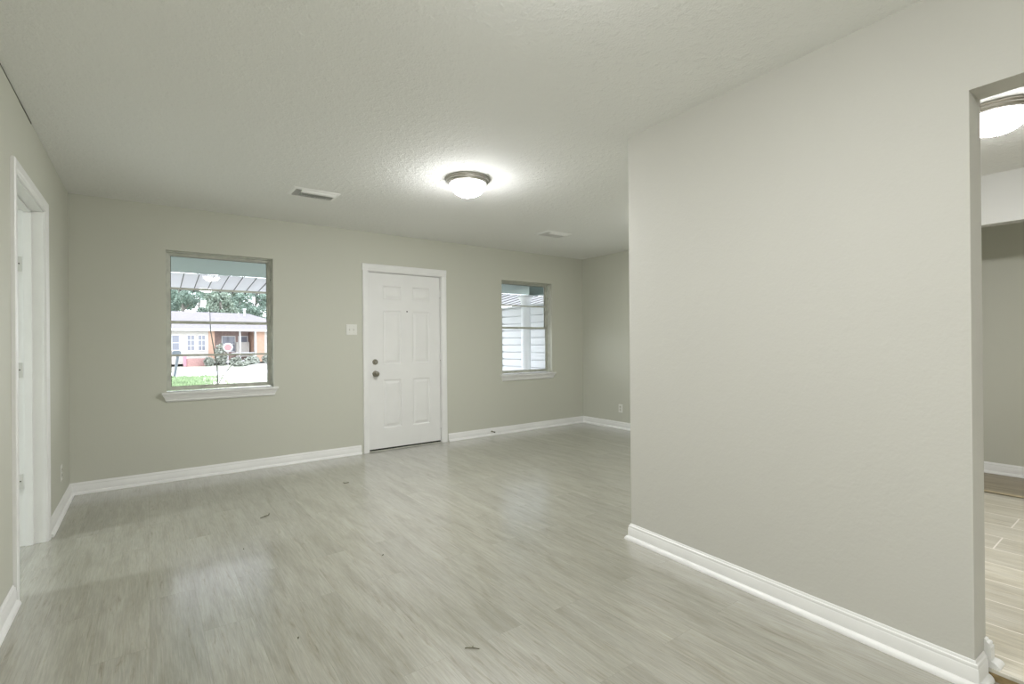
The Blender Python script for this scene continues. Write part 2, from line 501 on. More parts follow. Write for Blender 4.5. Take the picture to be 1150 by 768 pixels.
c = MB(); c.box(SX - 0.12, FX + 0.12, REAR - 0.12, BACK + 0.15, H, H + 0.12)
tag(c.build('ceiling', M['ceiling']), 'off white textured ceiling over the room', 'ceiling', kind='structure')
f = MB()
p0 = PT(-0.0, PTH * 0.8, 0); p1 = PT(4.37, PTH * 0.8, 0)
f.face([(SX, REAR, 0), (p1.x, REAR, 0), (p0.x, PY, 0), (RIGHT, PY, 0), (RIGHT, BACK, 0), (SX, BACK, 0)])
f.face([(SX, REAR, -0.05), (p1.x, REAR, -0.05), (p0.x, PY, -0.05), (RIGHT, PY, -0.05), (RIGHT, BACK, -0.05), (SX, BACK, -0.05)])
f.box(FD[0], FD[1], BACK, BACK + 0.15, -0.05, -0.0005)
tag(f.build('floor', M['floor']), 'pale grey wood plank floor of the living room', 'floor', kind='structure')
# raised kitchen floor of wood-look tile with its raw edge
TZ = 0.04
f = MB()
e0 = PT(POPEN, 0.098, 0); e1 = PT(2.75, 0.098, 0)
q0 = PT(0.12, PTH, 0); q1 = PT(POPEN, PTH, 0); q2 = PT(2.75, PTH, 0); q3 = PT(4.37, PTH, 0)
poly = [(q0.x, PY - 0.12), (q1.x, q1.y), (e0.x, e0.y), (e1.x, e1.y), (q2.x, q2.y), (q3.x, REAR), (KX, REAR), (KX, PY - 0.12)]
f.face([(x, y, TZ) for x, y in poly]); f.face([(x, y, TZ - 0.012) for x, y in poly])
for i in range(len(poly)):
    a, b = poly[i], poly[(i + 1) % len(poly)]
    f.face([(*a, TZ - 0.012), (*b, TZ - 0.012), (*b, TZ), (*a, TZ)])
tag(f.build('floor_kitchen', M['tile']), 'beige wood look tile floor with pale grout in the kitchen', 'floor', kind='structure')
f = MB()
for (s0, s1) in ((POPEN, 2.75),):
    a = PT(s0, 0.1, 0); b = PT(s1, 0.1, 0); c2 = PT(s1, PTH, 0); d2 = PT(s0, PTH, 0)
    for z in (-0.02, TZ - 0.012): f.face([(a.x, a.y, z), (b.x, b.y, z), (c2.x, c2.y, z), (d2.x, d2.y, z)])
    f.face([(a.x, a.y, -0.02), (b.x, b.y, -0.02), (b.x, b.y, TZ - 0.012), (a.x, a.y, TZ - 0.012)])
tag(f.build('trim_1', M['rawwood']), 'raw brown wood edge under the raised kitchen tile', 'trim', kind='structure')
f = MB(); f.box(KX, FX, REAR, PY - 0.05, -0.02, 0.012)
tag(f.build('floor_hall', M['hallwood']), 'darker brown plank floor beyond the kitchen tile', 'floor', kind='structure')
f = MB(); f.sweep([(KX - 0.02, REAR), (KX - 0.02, PY - 0.12)], [(0, TZ), (0.015, TZ + 0.006), (-0.03, TZ + 0.008), (-0.055, TZ + 0.004), (-0.07, TZ - 0.02), (0, TZ - 0.02)], lambda x, y, h: (x, y, h))
tag(f.build('trim_2', M['strip']), 'tan transition strip between kitchen tile and hall planks', 'trim', kind='structure')

# baseboards (profile: distance from the wall, height)
BB = [(0, 0), (0.030, 0), (0.030, 0.005), (0.027, 0.013), (0.021, 0.020), (0.014, 0.0235), (0.0135, 0.068), (0.0105, 0.0725), (0.0115, 0.078), (0.0095, 0.0835), (0.0055, 0.086), (0.0045, 0.092), (0.002, 0.095), (0, 0.095)]
def baseboard(name, path, label, z0=0.0, k=1.0):
    mb = MB()
    mb.sweep(path, [(q * k, h) for q, h in BB], lambda x, y, h: (x, y, h + z0))
    return tag(mb.build(name, M['trim'], smooth=True), label, 'baseboard', kind='structure')
CW = 0.063  # casing width
g = 0.0005
baseboard('baseboard_back', [(RIGHT - g, PY + 0.02), (RIGHT - g, BACK - g), (FD[1] + CW - 0.006, BACK - g)], 'white baseboard right of the entry door, turning along the far right wall')
baseboard('baseboard_left', [(FD[0] - CW + 0.006, BACK - g), (LEFT + g, BACK - g), (LEFT + g, LD[1] + CW - 0.004)], 'white baseboard left of the entry door, turning into the left corner')
baseboard('baseboard_near', [(LEFT + g, LD[0] - CW + 0.004), (LEFT + g, REAR + 0.02)], 'white baseboard on the near side of the left doorway')
a = PT(0, -g, 0); b = PT(POPEN + g, -g, 0); c2 = PT(POPEN + g, 0.094, 0); z = PT(-g, PTH, 0)
baseboard('baseboard_partition', [(c2.x, c2.y), (b.x, b.y), (PT(-g, -g, 0).x, PT(-g, -g, 0).y), (z.x, z.y)], 'white baseboard along the foot of the pale partition wall')
a = PT(0.13, PTH + g, 0); b = PT(POPEN + g, PTH + g, 0); c2 = PT(POPEN + g, PTH - 0.022, 0)
baseboard('baseboard_kitchen', [(a.x, a.y), (b.x, b.y), (c2.x, c2.y)], 'short white baseboard end on the kitchen side of the opening', z0=TZ, k=1.35)
baseboard('baseboard_hall', [(FX - g, REAR + 0.01), (FX - g, PY - 0.06)], 'white baseboard on the far olive wall beyond the kitchen', z0=0.012)

# open joint along the left wall and ceiling
cr = MB()
rnd = random.Random(4)
ys = [1.05 + i * 0.16 for i in range(18)]
for y0, y1 in zip(ys[:-1], ys[1:]):
    t0 = 0.0026 + 0.0022 * rnd.random()
    cr.box(LEFT, LEFT + 0.0015, y0, y1, H - t0 * 1.7, H - 0.0001)
tag(cr.build('trim_3', M['crack']), 'thin dark open joint where the left wall meets the ceiling', 'trim', kind='structure')

# ------------------------------------------------------------------ windows
def window(name, W, label, lower_muntin, left_trim):
    x0, x1, z0, z1 = W
    root = empty(name, ((x0 + x1) / 2, BACK, z0))
    tag(root, label, 'window', kind='structure')
    ox, oz = -(x0 + x1) / 2, -z0
    w = x1 - x0; hw = w / 2; h = z1 - z0
    fy = 0.085                     # front of the metal frame, from the wall face
    zb = 0.03                      # bottom of frame above opening bottom (sits on the sill)
    # outer frame
    mb = MB()
    prof = [(0, fy), (0.010, fy), (0.010, fy + 0.006), (0.024, fy + 0.006), (0.024, fy + 0.03), (0.016, fy + 0.03), (0.016, fy + 0.05), (0, fy + 0.05)]
    path = [(-hw + .0005, zb), (hw - .0005, zb), (hw - .0005, h - .0005), (-hw + .0005, h - .0005)]
    mb.sweep(path, prof, lambda x, z, d: (x, d, z), closed=True)
    # inner liner strips on the returns
    mb.box(hw - 0.007, hw - 0.0005, 0.050, fy + 0.001, zb, h - 0.001)
    mb.box(-hw + 0.0005, -hw + 0.007, 0.050, fy + 0.001, zb, h - 0.001)
    mb.box(-hw + .001, hw - .001, 0.045, fy + 0.001, h - 0.010, h - 0.0008)
    mb.build('window_frame', M['alum'], root)
    iw = hw - 0.024
    zmid = h * 0.5 + 0.01 if not lower_muntin else 0.648
    ztop = h - 0.024; zbot = zb + 0.022
    def sash(nm, za, zb_, d, rail_t, rail_b):
        s = MB()
        st = 0.013
        T = lambda x, z, dd: (x, dd, z)
        s.box(-iw, -iw + st, d, d + 0.02, za, zb_)
        s.box(iw - st, iw, d, d + 0.02, za, zb_)
        s.box(-iw + st, iw - st, d, d + 0.02, za, za + rail_b)
        s.box(-iw + st, iw - st, d, d + 0.02, zb_ - rail_t, zb_)
        if rail_t > 0.02:
            s.box(-iw, iw, d - 0.010, d, zb_ - rail_t * 0.55, zb_ - rail_t * 0.30)
        return s.build(nm, M['alum'], root, bevel=0.0015)
    lo = sash('lower_sash', zbot, zmid + 0.014, fy + 0.008, 0.028, 0.014)
    up = sash('upper_sash', zmid - 0.012, ztop, fy + 0.029, 0.010, 0.020)
    for par, za, zb_, d, mz in ((lo, zbot, zmid, fy + 0.017, (zbot + zmid) / 2 - 0.004 if lower_muntin else None), (up, zmid, ztop, fy + 0.038, (zmid + ztop) / 2 + 0.003)):
        gl = MB(); gl.face([(-iw + .005, d, za), (iw - .005, d, za), (iw - .005, d, zb_), (-iw + .005, d, zb_)])
        gl.build('pane', M['glass'], par)
        gk = MB()
        gk.sweep([(-iw + .013, za + (0.012 if par is lo else 0.008)), (iw - .013, za + (0.012 if par is lo else 0.008)), (iw - .013, zb_ - 0.010), (-iw + .013, zb_ - 0.010)], [(0, d - .008), (0.0035, d - .008), (0.0035, d - .002), (0, d - .002)], lambda x, z, dd: (x, dd, z), closed=True)
        gk.build('gasket', M['alumdark'], par)
        if mz:
            mu = MB(); mu.box(-iw + .012, iw - .012, d - .010, d - 0.001, mz - .009, mz + .009)
            mu.box(-iw + .012, iw - .012, d - .013, d - 0.010, mz - .003, mz + .003)
            mu.build('muntin', M['alum'], par, bevel=0.001)
    # small latch screws on the right jamb
    lk = MB(); lk.lathe([(0.0, 0.0), (0.006, 0.0), (0.006, 0.003), (0, 0.003)], (hw - 0.0075, fy - 0.012, h - 0.20), (-1, 0, 0), n=10)
    lk.build('frame_screw', M['slot'], root)
    # white stool with tapered moulding under it, ends mitred back
    s = MB()
    rows = [(0.050, 0.036, 0.022), (0.050, 0.036, 0.004), (0.046, 0.034, 0.001), (0.034, 0.027, 0.001), (0.036, 0.027, -0.012), (0.030, 0.022, -0.016), (0.020, 0.010, -0.044), (0.022, 0.010, -0.050), (0.018, 0.006, -0.056), (0.008, -0.004, -0.066)]
    # (protrusion, overhang beyond the opening, height)
    A = []
    for (pr, ov, zz) in rows:
        A.append([(-hw - ov, -0.0005, zz), (-hw - ov + 0.0, -pr, zz), (hw + ov, -pr, zz), (hw + ov, -0.0005, zz)])
    for i in range(len(A) - 1):
        for k in range(3):
            s.face([A[i][k], A[i][k + 1], A[i + 1][k + 1], A[i + 1][k]])
    s.face(list(reversed(A[-1])))
    s.face([A[0][0], A[0][1], A[0][2], A[0][3]])
    s.face([A[0][0]] + [A[0][3]] + [A[-1][3], A[-1][0]])
    s.box(-hw + .001, hw - .001, -0.002, 0.14, 0.001, 0.0218)
    s.build('window_sill', M['trim'], root)
    return root
window('window_1', W1, 'left window with four stacked panes looking onto the porch and street', True, True)
window('window_2', W2, 'right window with three stacked panes showing the white column and siding', False, False)

# ------------------------------------------------------------------ entry door
SL0, SL1, SZ0, SZ1 = 1.972, 2.862, 0.022, 2.0      # slab at y = BACK+0.03
DY = 0.028
dr = empty('door_1', ((SL0 + SL1) / 2, BACK, 0))
tag(dr, 'white six panel entry door with nickel knob and deadbolt', 'door', kind='structure')
dcx = (SL0 + SL1) / 2
hw = (SL1 - SL0) / 2
def lf(x): return x - dcx
lb = MB()
cols = [(2.140, 2.366), (2.500, 2.727)]
rowz = [(1.70, 1.862), (0.967, 1.580), (0.245, 0.795)]
holes = [(lf(a), lf(b), c, d) for a, b in cols for c, d in rowz]
us = sorted({-hw, hw, *[h[0] for h in holes], *[h[1] for h in holes]})
zs = sorted({SZ0, SZ1, *[h[2] for h in holes], *[h[3] for h in holes]})
for i in range(len(us) - 1):
    for j in range(len(zs) - 1):
        uc = (us[i] + us[i + 1]) / 2; zc = (zs[j] + zs[j + 1]) / 2
        if any(h[0] < uc < h[1] and h[2] < zc < h[3] for h in holes): continue
        lb.face([(us[i], DY, zs[j]), (us[i + 1], DY, zs[j]), (us[i + 1], DY, zs[j + 1]), (us[i], DY, zs[j + 1])])
for h in holes:
    rings = []
    for ins, dep in ((0, 0), (0.004, 0.001), (0.009, 0.007), (0.014, 0.0095), (0.022, 0.0095), (0.030, 0.0075), (0.044, 0.002), (0.048, 0.0012)):
        a, b, c0, d0 = h[0] + ins, h[1] - ins, h[2] + ins, h[3] - ins
        rings.append([(a, DY + dep, c0), (b, DY + dep, c0), (b, DY + dep, d0), (a, DY + dep, d0)])
    for A, B in zip(rings[:-1], rings[1:]):
        for k in range(4): lb.face([A[k], A[(k + 1) % 4], B[(k + 1) % 4], B[k]])
    lb.face(rings[-1])
lb.face([(-hw, DY + .044, SZ0), (-hw, DY + .044, SZ1), (hw, DY + .044, SZ1), (hw, DY + .044, SZ0)])
for a, b in (((-hw, SZ0), (hw, SZ0)), ((hw, SZ0), (hw, SZ1)), ((hw, SZ1), (-hw, SZ1)), ((-hw, SZ1), (-hw, SZ0))):
    lb.face([(a[0], DY, a[1]), (b[0], DY, b[1]), (b[0], DY + .044, b[1]), (a[0], DY + .044, a[1])])
leaf = lb.build('door_leaf', M['door'], dr)
jm = MB()      # jamb
JW = 0.032
for sx in (-1, 1):
    xa, xb = sorted((sx * (hw + 0.004), sx * (hw + 0.004 + 0.036)))
    jm.box(xa, xb, 0.001, 0.149, 0.0, SZ1 + 0.004)
jm.box(-hw - 0.040, hw + 0.040, 0.001, 0.149, SZ1 + 0.004, SZ1 + 0.033)
for sx in (-1, 1):
    xa, xb = sorted((sx * (hw - 0.012), sx * (hw + 0.005)))
    jm.box(xa, xb, DY + 0.046, 0.12, 0.0, SZ1 + 0.003)
jm.box(-hw, hw, DY + 0.046, 0.12, SZ1 - 0.010, SZ1 + 0.004)
jm.build('jamb', M['trim'], dr)
CAS = [(0, 0.0), (0, -0.010), (0.004, -0.013), (0.016, -0.014), (0.022, -0.017), (0.050, -0.019), (0.058, -0.018), (CW, -0.014), (CW, 0.0)]
cs = MB()
ci = hw + 0.010
cs.sweep([(ci, 0.0), (ci, SZ1 + 0.012)] , [(-a, b) for a, b in CAS], lambda x, z, d: (x, d - .0003, z))
cs.sweep([(-ci, 0.0), (-ci, SZ1 + 0.012)], CAS, lambda x, z, d: (x, d - .0003, z))
cs.sweep([(-ci - CW - 0.006, SZ1 + 0.012), (ci + CW, SZ1 + 0.012)], [(a * 1.22, b * 1.1) for a, b in CAS], lambda x, z, d: (x, d - .0003, z))
cs.build('casing', M['trim'], dr)
# hinges on the right edge
for hz in (0.215, 1.045, 1.80):
    hg = MB(); hg.tube([(hw + 0.002, DY - 0.006, hz - 0.045), (hw + 0.002, DY - 0.006, hz + 0.045)], 0.006, 10)
    hg.box(hw - 0.010, hw + 0.012, DY - 0.003, DY + 0.001, hz - 0.045, hz + 0.045)
    hi = hg.build('hinge', M['trim'], dr)
    pn = MB(); pn.tube([(hw + 0.002, DY - 0.006, hz - 0.052), (hw + 0.002, DY - 0.006, hz - 0.045)], 0.0045, 8)
    pn.build('hinge_pin', M['darknickel'], hi)
kx = lf(2.047)
kb = MB()
kb.lathe([(0.0, 0.0), (0.032, 0.0), (0.033, -0.004), (0.029, -0.010), (0.015, -0.013), (0.0125, -0.030), (0.018, -0.036), (0.026, -0.044), (0.0285, -0.054), (0.026, -0.063), (0.018, -0.069), (0.008, -0.070), (0.0, -0.070)], (kx, DY, 0.866), (0, 1, 0), n=28)
kn = kb.build('knob', M['darknickel'], dr, smooth=True)
kk = MB(); kk.box(kx - 0.006, kx + 0.006, DY - 0.0745, DY - 0.069, 0.864, 0.868); kk.build('turn_button', M['nickel'], kn)
db = MB()
db.lathe([(0.0, 0.0), (0.031, 0.0), (0.031, -0.006), (0.026, -0.013), (0.014, -0.015), (0.0, -0.015)], (kx, DY, 0.998), (0, 1, 0), n=28)
dbo = db.build('deadbolt', M['darknickel'], dr, smooth=True)
tb = MB(); tb.box(kx - 0.005, kx + 0.005, DY - 0.034, DY - 0.014, 0.984, 1.012); tb.build('thumb_turn', M['nickel'], dbo, bevel=0.002)
pe = MB(); pe.lathe([(0.0, -0.002), (0.004, -0.002), (0.0045, -0.004), (0.0085, -0.003), (0.009, 0.0)], (lf(2.436), DY, 1.574), (0, 1, 0), n=16)
pe.build('peephole', M['slot'], dr, smooth=True)
sw = MB(); sw.box(-hw + 0.001, hw - 0.001, DY + 0.003, DY + 0.040, 0.0055, SZ0); sw.build('door_sweep', M['sweep'], dr)
th = MB(); th.sweep([(-hw - 0.003, 0.0), (hw + 0.003, 0.0)], [(0.002, 0.0), (0.004, 0.003), (0.02, 0.005), (0.11, 0.005), (0.12, 0.0)], lambda x, y, h: (x, y + 0.002, h - 0.0003))
th.build('threshold', M['threshold'], dr)

# ------------------------------------------------------------------ left doorway (door taken off, hinge leaves left on)
ld = empty('door_2', (LEFT, (LD[0] + LD[1]) / 2, 0))
tag(ld, 'open white cased doorway in the left wall with bare hinge leaves', 'door', kind='structure')
hy = (LD[1] - LD[0]) / 2
jm = MB(); jt = 0.018
for s in (-1, 1):
    ya, yb = sorted((s * (hy - 0.0005), s * (hy - jt)))
    jm.box(-0.131, 0.001, ya, yb, 0, LD[3] - 0.0005)
    ya, yb = sorted((s * (hy - jt), s * (hy - jt - 0.011)))
    jm.box(-0.088, -0.053, ya, yb, 0, LD[3] - jt)
jm.box(-0.131, 0.001, -hy + 0.0005, hy - 0.0005, LD[3] - jt, LD[3] - 0.0005)
jm.box(-0.088, -0.053, -hy + jt, hy - jt, LD[3] - jt - 0.011, LD[3] - jt)
jm.build('jamb', M['trim'], ld, bevel=0.001)
cs = MB()
ci = hy - jt + 0.005
zt = LD[3] - jt + 0.005
path = [(-ci, 0.0), (-ci, zt), (ci, zt), (ci, 0.0)]
cs.sweep(path, [(a, -b) for a, b in CAS], lambda y, z, d: (d + .0003, y, z))
cs.build('casing', M['trim'], ld)
cs = MB(); cs.sweep(path, [(a, b) for a, b in CAS], lambda y, z, d: (d - 0.1303, y, z)); cs.build('casing', M['trim'], ld)
for hz in (0.39, 1.06, 1.70):
    hg = MB()
    yy = hy - jt
    hg.box(-0.129, -0.096, yy - 0.004, yy + 0.001, hz - 0.045, hz + 0.045)
    hg.tube([(-0.134, yy - 0.004, hz - 0.045), (-0.134, yy - 0.004, hz + 0.045)], 0.0055, 8)
    hi = hg.build('hinge_leaf', M['hinge'], ld, bevel=0.001)
    sc = MB()
    sc.lathe([(0, 0), (0.004, 0), (0.004, 0.001), (0, 0.001)], (-0.108, yy - 0.0041, hz + 0.002), (0, -1, 0), n=10)
    sc.build('screw_hole', M['slot'], hi)

# ------------------------------------------------------------------ ceiling lamps
def lamp(mat, label, loc, group='round ceiling lamps'):
    r = empty('ceiling_lamp', loc)
    tag(r, label, 'lamp', group)
    mb = MB()
    mb.lathe([(0.0, -0.0005), (0.165, -0.0005), (0.1685, -0.004), (0.1685, -0.010), (0.164, -0.014), (0.158, -0.016), (0.157, -0.024), (0.151, -0.029), (0.146, -0.031), (0.145, -0.038), (0.139, -0.041), (0.134, -0.038), (0.134, -0.012), (0.0, -0.012)], n=64)
    mb.build('lamp_rim', M['nickel'], r, smooth=True)
    d = MB()
    pr = [(0.134, -0.030)]
    for i in range(1, 15):
        t = i / 14 * math.pi / 2
        pr.append((0.1335 * math.cos(t) ** 0.85 if i < 14 else 0.0, -0.033 - 0.099 * math.sin(t)))
    d.lathe(pr, n=64)
    d.build('glass_bowl', mat, r, smooth=True)
    fn = MB(); fn.lathe([(0.0, -0.128), (0.013, -0.1285), (0.015, -0.132), (0.010, -0.135), (0.004, -0.138), (0.0055, -0.143), (0.004, -0.148), (0.0, -0.149)], n=20)
    fn.build('finial', M['darknickel'], r, smooth=True)
    return r
lamp(M['lamp'], 'lit frosted bowl ceiling lamp in the middle of the living room ceiling', (1.954, 3.19, H))
lamp(M['lamp_near'], 'lit bowl ceiling lamp nearest the viewpoint, seen reflected in the left window', (0.90, 0.92, H))
lamp(M['lamp_kitchen'], 'lit bowl ceiling lamp in the kitchen, through the opening at right', (3.705, 0.585, H))
lamp(M['fill_rear'], 'added bowl lamp out of view behind the viewpoint, brightening the room', (1.0, -1.3, H))  # unseen extra lamp, added to even the light and brighten the opening's reveal
lamp(M['fill_alcove'], 'added bowl lamp hidden behind the partition to brighten the alcove', (4.2, 2.9, H))  # unseen extra lamp, added to lift the right wall and far floor
lamp(M['lamp_side'], 'lit bowl ceiling lamp in the side room beyond the left doorway', (-3.2, 3.5, H))

# ------------------------------------------------------------------ ceiling vents
def vent(loc, label):
    r = empty('ceiling_vent', loc)
    tag(r, label, 'vent', 'white ceiling air vents')
    W, D = 0.182, 0.118
    fl = MB()
    fl.sweep([(-W, -D), (W, -D), (W, D), (-W, D)], [(0, -0.0005), (0, -0.003), (0.012, -0.008), (0.026, -0.010), (0.026, -0.0005)], lambda x, y, h: (x, y, h), closed=True)
    fl.build('vent_frame', M['vent'], r)
    bk = MB(); bk.box(-W + .024, W - .024, -D + .024, D - .024, -0.002, -0.0006)
    bk.build('duct', M['duct'], r)
    iw, idp = W - 0.026, D - 0.026
    for k in range(2):      # long blades on the near side, turned to the room's rear
        y = -idp + 0.010 + k * 0.0235
        b = MB()
        b.face([(-iw + 0.045, y - 0.010, -0.004), (iw, y - 0.010, -0.004), (iw, y + 0.006, -0.019), (-iw + 0.045, y + 0.006, -0.019)])
        b.face([(-iw + 0.045, y - 0.008, -0.004), (iw, y - 0.008, -0.004), (iw, y + 0.008, -0.019), (-iw + 0.045, y + 0.008, -0.019)])
        b.build('blade', M['vent'], r)
    for k in range(4):      # blades at the left end
        x = -iw + 0.006 + k * 0.011
        b = MB(); b.box(x, x + 0.0015, -idp, idp, -0.016, -0.003); b.build('blade', M['vent'], r)
    for k in range(15):     # short cross blades on the far half
        x = -iw + 0.052 + k * 0.0172
        b = MB()
        b.face([(x, -0.036, -0.004), (x + 0.002, -0.036, -0.013), (x + 0.002, idp, -0.013), (x, idp, -0.004)])
        b.face([(x + .0012, -0.036, -0.004), (x + 0.0032, -0.036, -0.013), (x + 0.0032, idp, -0.013), (x + .0012, idp, -0.004)])
        b.build('blade', M['vent'], r)
    dv = MB(); dv.box(-iw + 0.045, iw, -0.042, -0.037, -0.018, -0.003); dv.build('divider', M['vent'], r)
    return r
vent((1.108, 4.225, H), 'white ceiling air vent above and left of the entry door')
vent((3.740, 4.25, H), 'white ceiling air vent near the second window, right of the lamp')

# ------------------------------------------------------------------ switch, outlets, door stop
sp = empty('light_switch', (1.776, BACK, 1.357))
tag(sp, 'white double toggle switch plate left of the entry door', 'switch')
mb = MB(); mb.box(-0.058, 0.058, -0.006, -0.0003, -0.057, 0.057); mb.build('plate', M['plastic'], sp, bevel=0.003)
for x in (-0.023, 0.023):
    t = MB(); t.box(x - 0.0055, x + 0.0055, -0.0075, -0.006, -0.012, 0.012)
    s_ = t.build('toggle_slot', M['threshold'], sp)
    t = MB(); t.box(x - 0.004, x + 0.004, -0.017, -0.007, 0.0, 0.009); t.build('toggle', M['plastic'], s_, bevel=0.001)
    for zz in (-0.030, 0.030):
        sc = MB(); sc.lathe([(0, 0), (0.003, 0), (0.003, -0.001), (0, -0.001)], (x, -0.006, zz), (0, 1, 0), n=8)
        sc.build('screw', M['threshold'], sp)

def outlet(loc, rz, label, cx_=0):
    o = empty('wall_outlet', loc, rz)
    tag(o, label, 'outlet', 'white wall outlets')
    mb = MB(); mb.box(-0.035, 0.035, -0.005, -0.0003, -0.057, 0.057); mb.build('plate', M['plastic'], o, bevel=0.002)
    for zz in (-0.020, 0.020):
        rc = MB(); rc.lathe([(0, 0), (0.016, 0), (0.0165, -0.002), (0, -0.002)], (0, -0.005, zz), (0, 1, 0), n=20)
        ro = rc.build('receptacle', M['threshold'], o)
        for x in (-0.006, 0.006):
            s_ = MB(); s_.box(x - 0.001, x + 0.001, -0.0078, -0.007, zz - 0.002, zz + 0.006); s_.build('slot', M['slot'], ro)
    return o
outlet((RIGHT, 4.60, 0.28), -math.pi / 2, 'white duplex outlet low on the far right wall beside the partition')
outlet((LEFT, 4.83, 0.285), math.pi / 2, 'white outlet seen edge-on low on the left wall near the corner')

ds = empty('door_stop', (3.585, BACK - 0.0145, 0.052))
tag(ds, 'small dark spring door stop on the baseboard right of the entry door', 'door stop')
mb = MB(); mb.lathe([(0, 0), (0.011, 0), (0.011, -0.004), (0, -0.004)], (0, 0, 0), (0, 1, 0), n=14); mb.build('base', M['darknickel'], ds)
pts = [(0.006 * math.cos(t * 0.9), -0.004 - t * 0.0011, 0.006 * math.sin(t * 0.9)) for t in range(0, 52)]
mb = MB(); mb.tube(pts, 0.0016, 5); mb.build('spring', M['darknickel'], ds, smooth=True)
mb = MB(); mb.lathe([(0, 0), (0.008, 0), (0.008, -0.012), (0.004, -0.014), (0, -0.014)], (0, -0.060, 0), (0, 1, 0), n=14); mb.build('tip', M['slot'], ds)

# ------------------------------------------------------------------ bits of debris on the floor
def crumb(loc, pts, r, label, rz=0):
    mb = MB()
    for P in pts: mb.tube(P, r, 5)
    o = mb.build('leaf_scrap', M['leaf_litter'], None, loc=(loc[0], loc[1], 0.0), rotz=rz)
    return tag(o, label, 'debris', 'dry leaf scraps on the floor')
crumb((1.001, 1.674), [[(0, 0, .003), (.018, -.016, .004), (.037, -.037, .003)], [(.018, -.016, .003), (.024, -.010, .006)], [(.0, .0, .003), (-.006, .002, .002)]], 0.0016, 'thin dark stem fragment lying on the floor nearest the viewpoint')
crumb((0.649, 3.81), [[(-.03, -.03, .004), (0, -.012, .006), (.03, .01, .004)], [(.03, .01, .004), (.036, .03, .010)], [(0, -.012, .004), (.016, .004, .004)]], 0.0022, 'dark curled leaf scrap on the floor below the left window')
crumb((1.37, 4.286), [[(-.02, .012, .006), (-.012, -.004, .004), (.022, -.008, .004)]], 0.0024, 'tiny dark leaf scrap on the floor left of the entry door')
rnd = random.Random(9)
for (x, y, lab) in ((0.447, 3.272, 'dark speck on the floor inside the pale window glare'), (0.487, 2.142, 'dark speck on the floor left of the thin stem fragment'), (1.062, 2.691, 'dark speck on the floor in the middle of the room')):
    crumb((x, y), [[(0, 0, .002), (.007, .004, .003), (.011, .001, .002)]], 0.002, lab, rnd.random() * 3)

# ------------------------------------------------------------------ outside: porch
GZ = -0.75
def stc(mb, name, mat, label, cat, **k):
    return tag(mb.build(name, mat, **k), label, cat, kind='structure')
mb = MB(); mb.face([(-80, BACK + .15, GZ), (90, BACK + .15, GZ), (90, 37.5, GZ), (-80, 37.5, GZ)])
mb.face([(-80, 44.0, GZ + .05), (90, 44.0, GZ + .05), (90, 140, GZ + .6), (-80, 140, GZ + .6)])
mb.face([(-80, 44.0, GZ + .05), (90, 44.0, GZ + .05), (90, 44.0, GZ - .02), (-80, 44.0, GZ - .02)])
stc(mb, 'ground_lawn', M['lawn'], 'pale dry lawn outside, on both sides of the street', 'lawn')
mb = MB(); mb.face([(-80, 37.5, GZ - .02), (90, 37.5, GZ - .02), (90, 44.0, GZ - .02), (-80, 44.0, GZ - .02)])
stc(mb, 'ground_street', M['street'], 'pale concrete street in front of the neighbouring house', 'street')
mb = MB(); mb.box(-3.0, 7.0, BACK + .16, 8.0, -0.70, -0.10)
stc(mb, 'floor_porch', M['concrete'], 'concrete porch slab outside the entry door', 'porch')
mb = MB(); mb.box(-4.0, 7.5, BACK + .155, 7.47, 2.12, 2.5)
stc(mb, 'ceiling_porch', M['teal'], 'teal painted porch ceiling above the windows', 'porch ceiling')

aw = empty('awning', (0, 7.472, 2.113))
tag(aw, 'pale lavender ribbed metal awning sloping down beyond the teal porch ceiling', 'awning')
mb = MB()
y1, dz = 1.05, -0.112
mb.face([(-4, 0, 0), (7.5, 0, 0), (7.5, y1, dz), (-4, y1, dz)])
mb.face([(-4, 0, .004), (7.5, 0, .004), (7.5, y1, dz + .004), (-4, y1, dz + .004)])
mb.build('panel', M['awning'], aw)
k = 0
x = -0.62
while x < 7.4:
    rb = MB()
    rb.face([(x, 0, -0.001), (x + 0.012, 0, -0.001), (x + 0.012, y1, dz - 0.001), (x, y1, dz - 0.001)])
    rb.face([(x, 0, -0.001), (x + 0.006, 0, -0.012), (x + 0.006, y1, dz - 0.012), (x, y1, dz - 0.001)])
    rb.face([(x + .012, 0, -0.001), (x + 0.006, 0, -0.012), (x + 0.006, y1, dz - 0.012), (x + .012, y1, dz - 0.001)])
    rb.box(x - .003, x + .015, y1 - 0.05, y1 + 0.004, dz - 0.022, dz - 0.001)
    rb.build('seam', M['ribdark'], aw)
    x += 0.165

# white column with a flared capital, lap-sided screen wall behind it, teal beam
cl = empty('porch_column', (5.03, 6.42, -0.10))
tag(cl, 'white porch column with flared capital seen through the right window', 'column')
mb = MB(); mb.lathe([(0.078, 0.03), (0.079, 1.2), (0.073, 1.90)], n=24); mb.build('shaft', M['column'], cl, smooth=True)
mb = MB(); mb.lathe([(0.073, 1.90), (0.078, 1.95), (0.088, 1.99), (0.118, 2.03), (0.132, 2.045), (0.132, 2.075), (0.0, 2.075)], n=24); mb.build('capital', M['column'], cl, smooth=True)
mb = MB(); mb.lathe([(0.0, 0.0), (0.11, 0.0), (0.11, 0.03), (0.08, 0.05), (0.07, 0.07)], n=24); mb.build('base', M['column'], cl, smooth=True)
sw = empty('siding_screen_wall', (5.45, 7.66, -0.10))
tag(sw, 'white lap siding wall behind the porch column, outside the right window', 'siding')
mb = MB(); lp = 0.131; ztop = 1.93; n = 15; L0 = -2.16
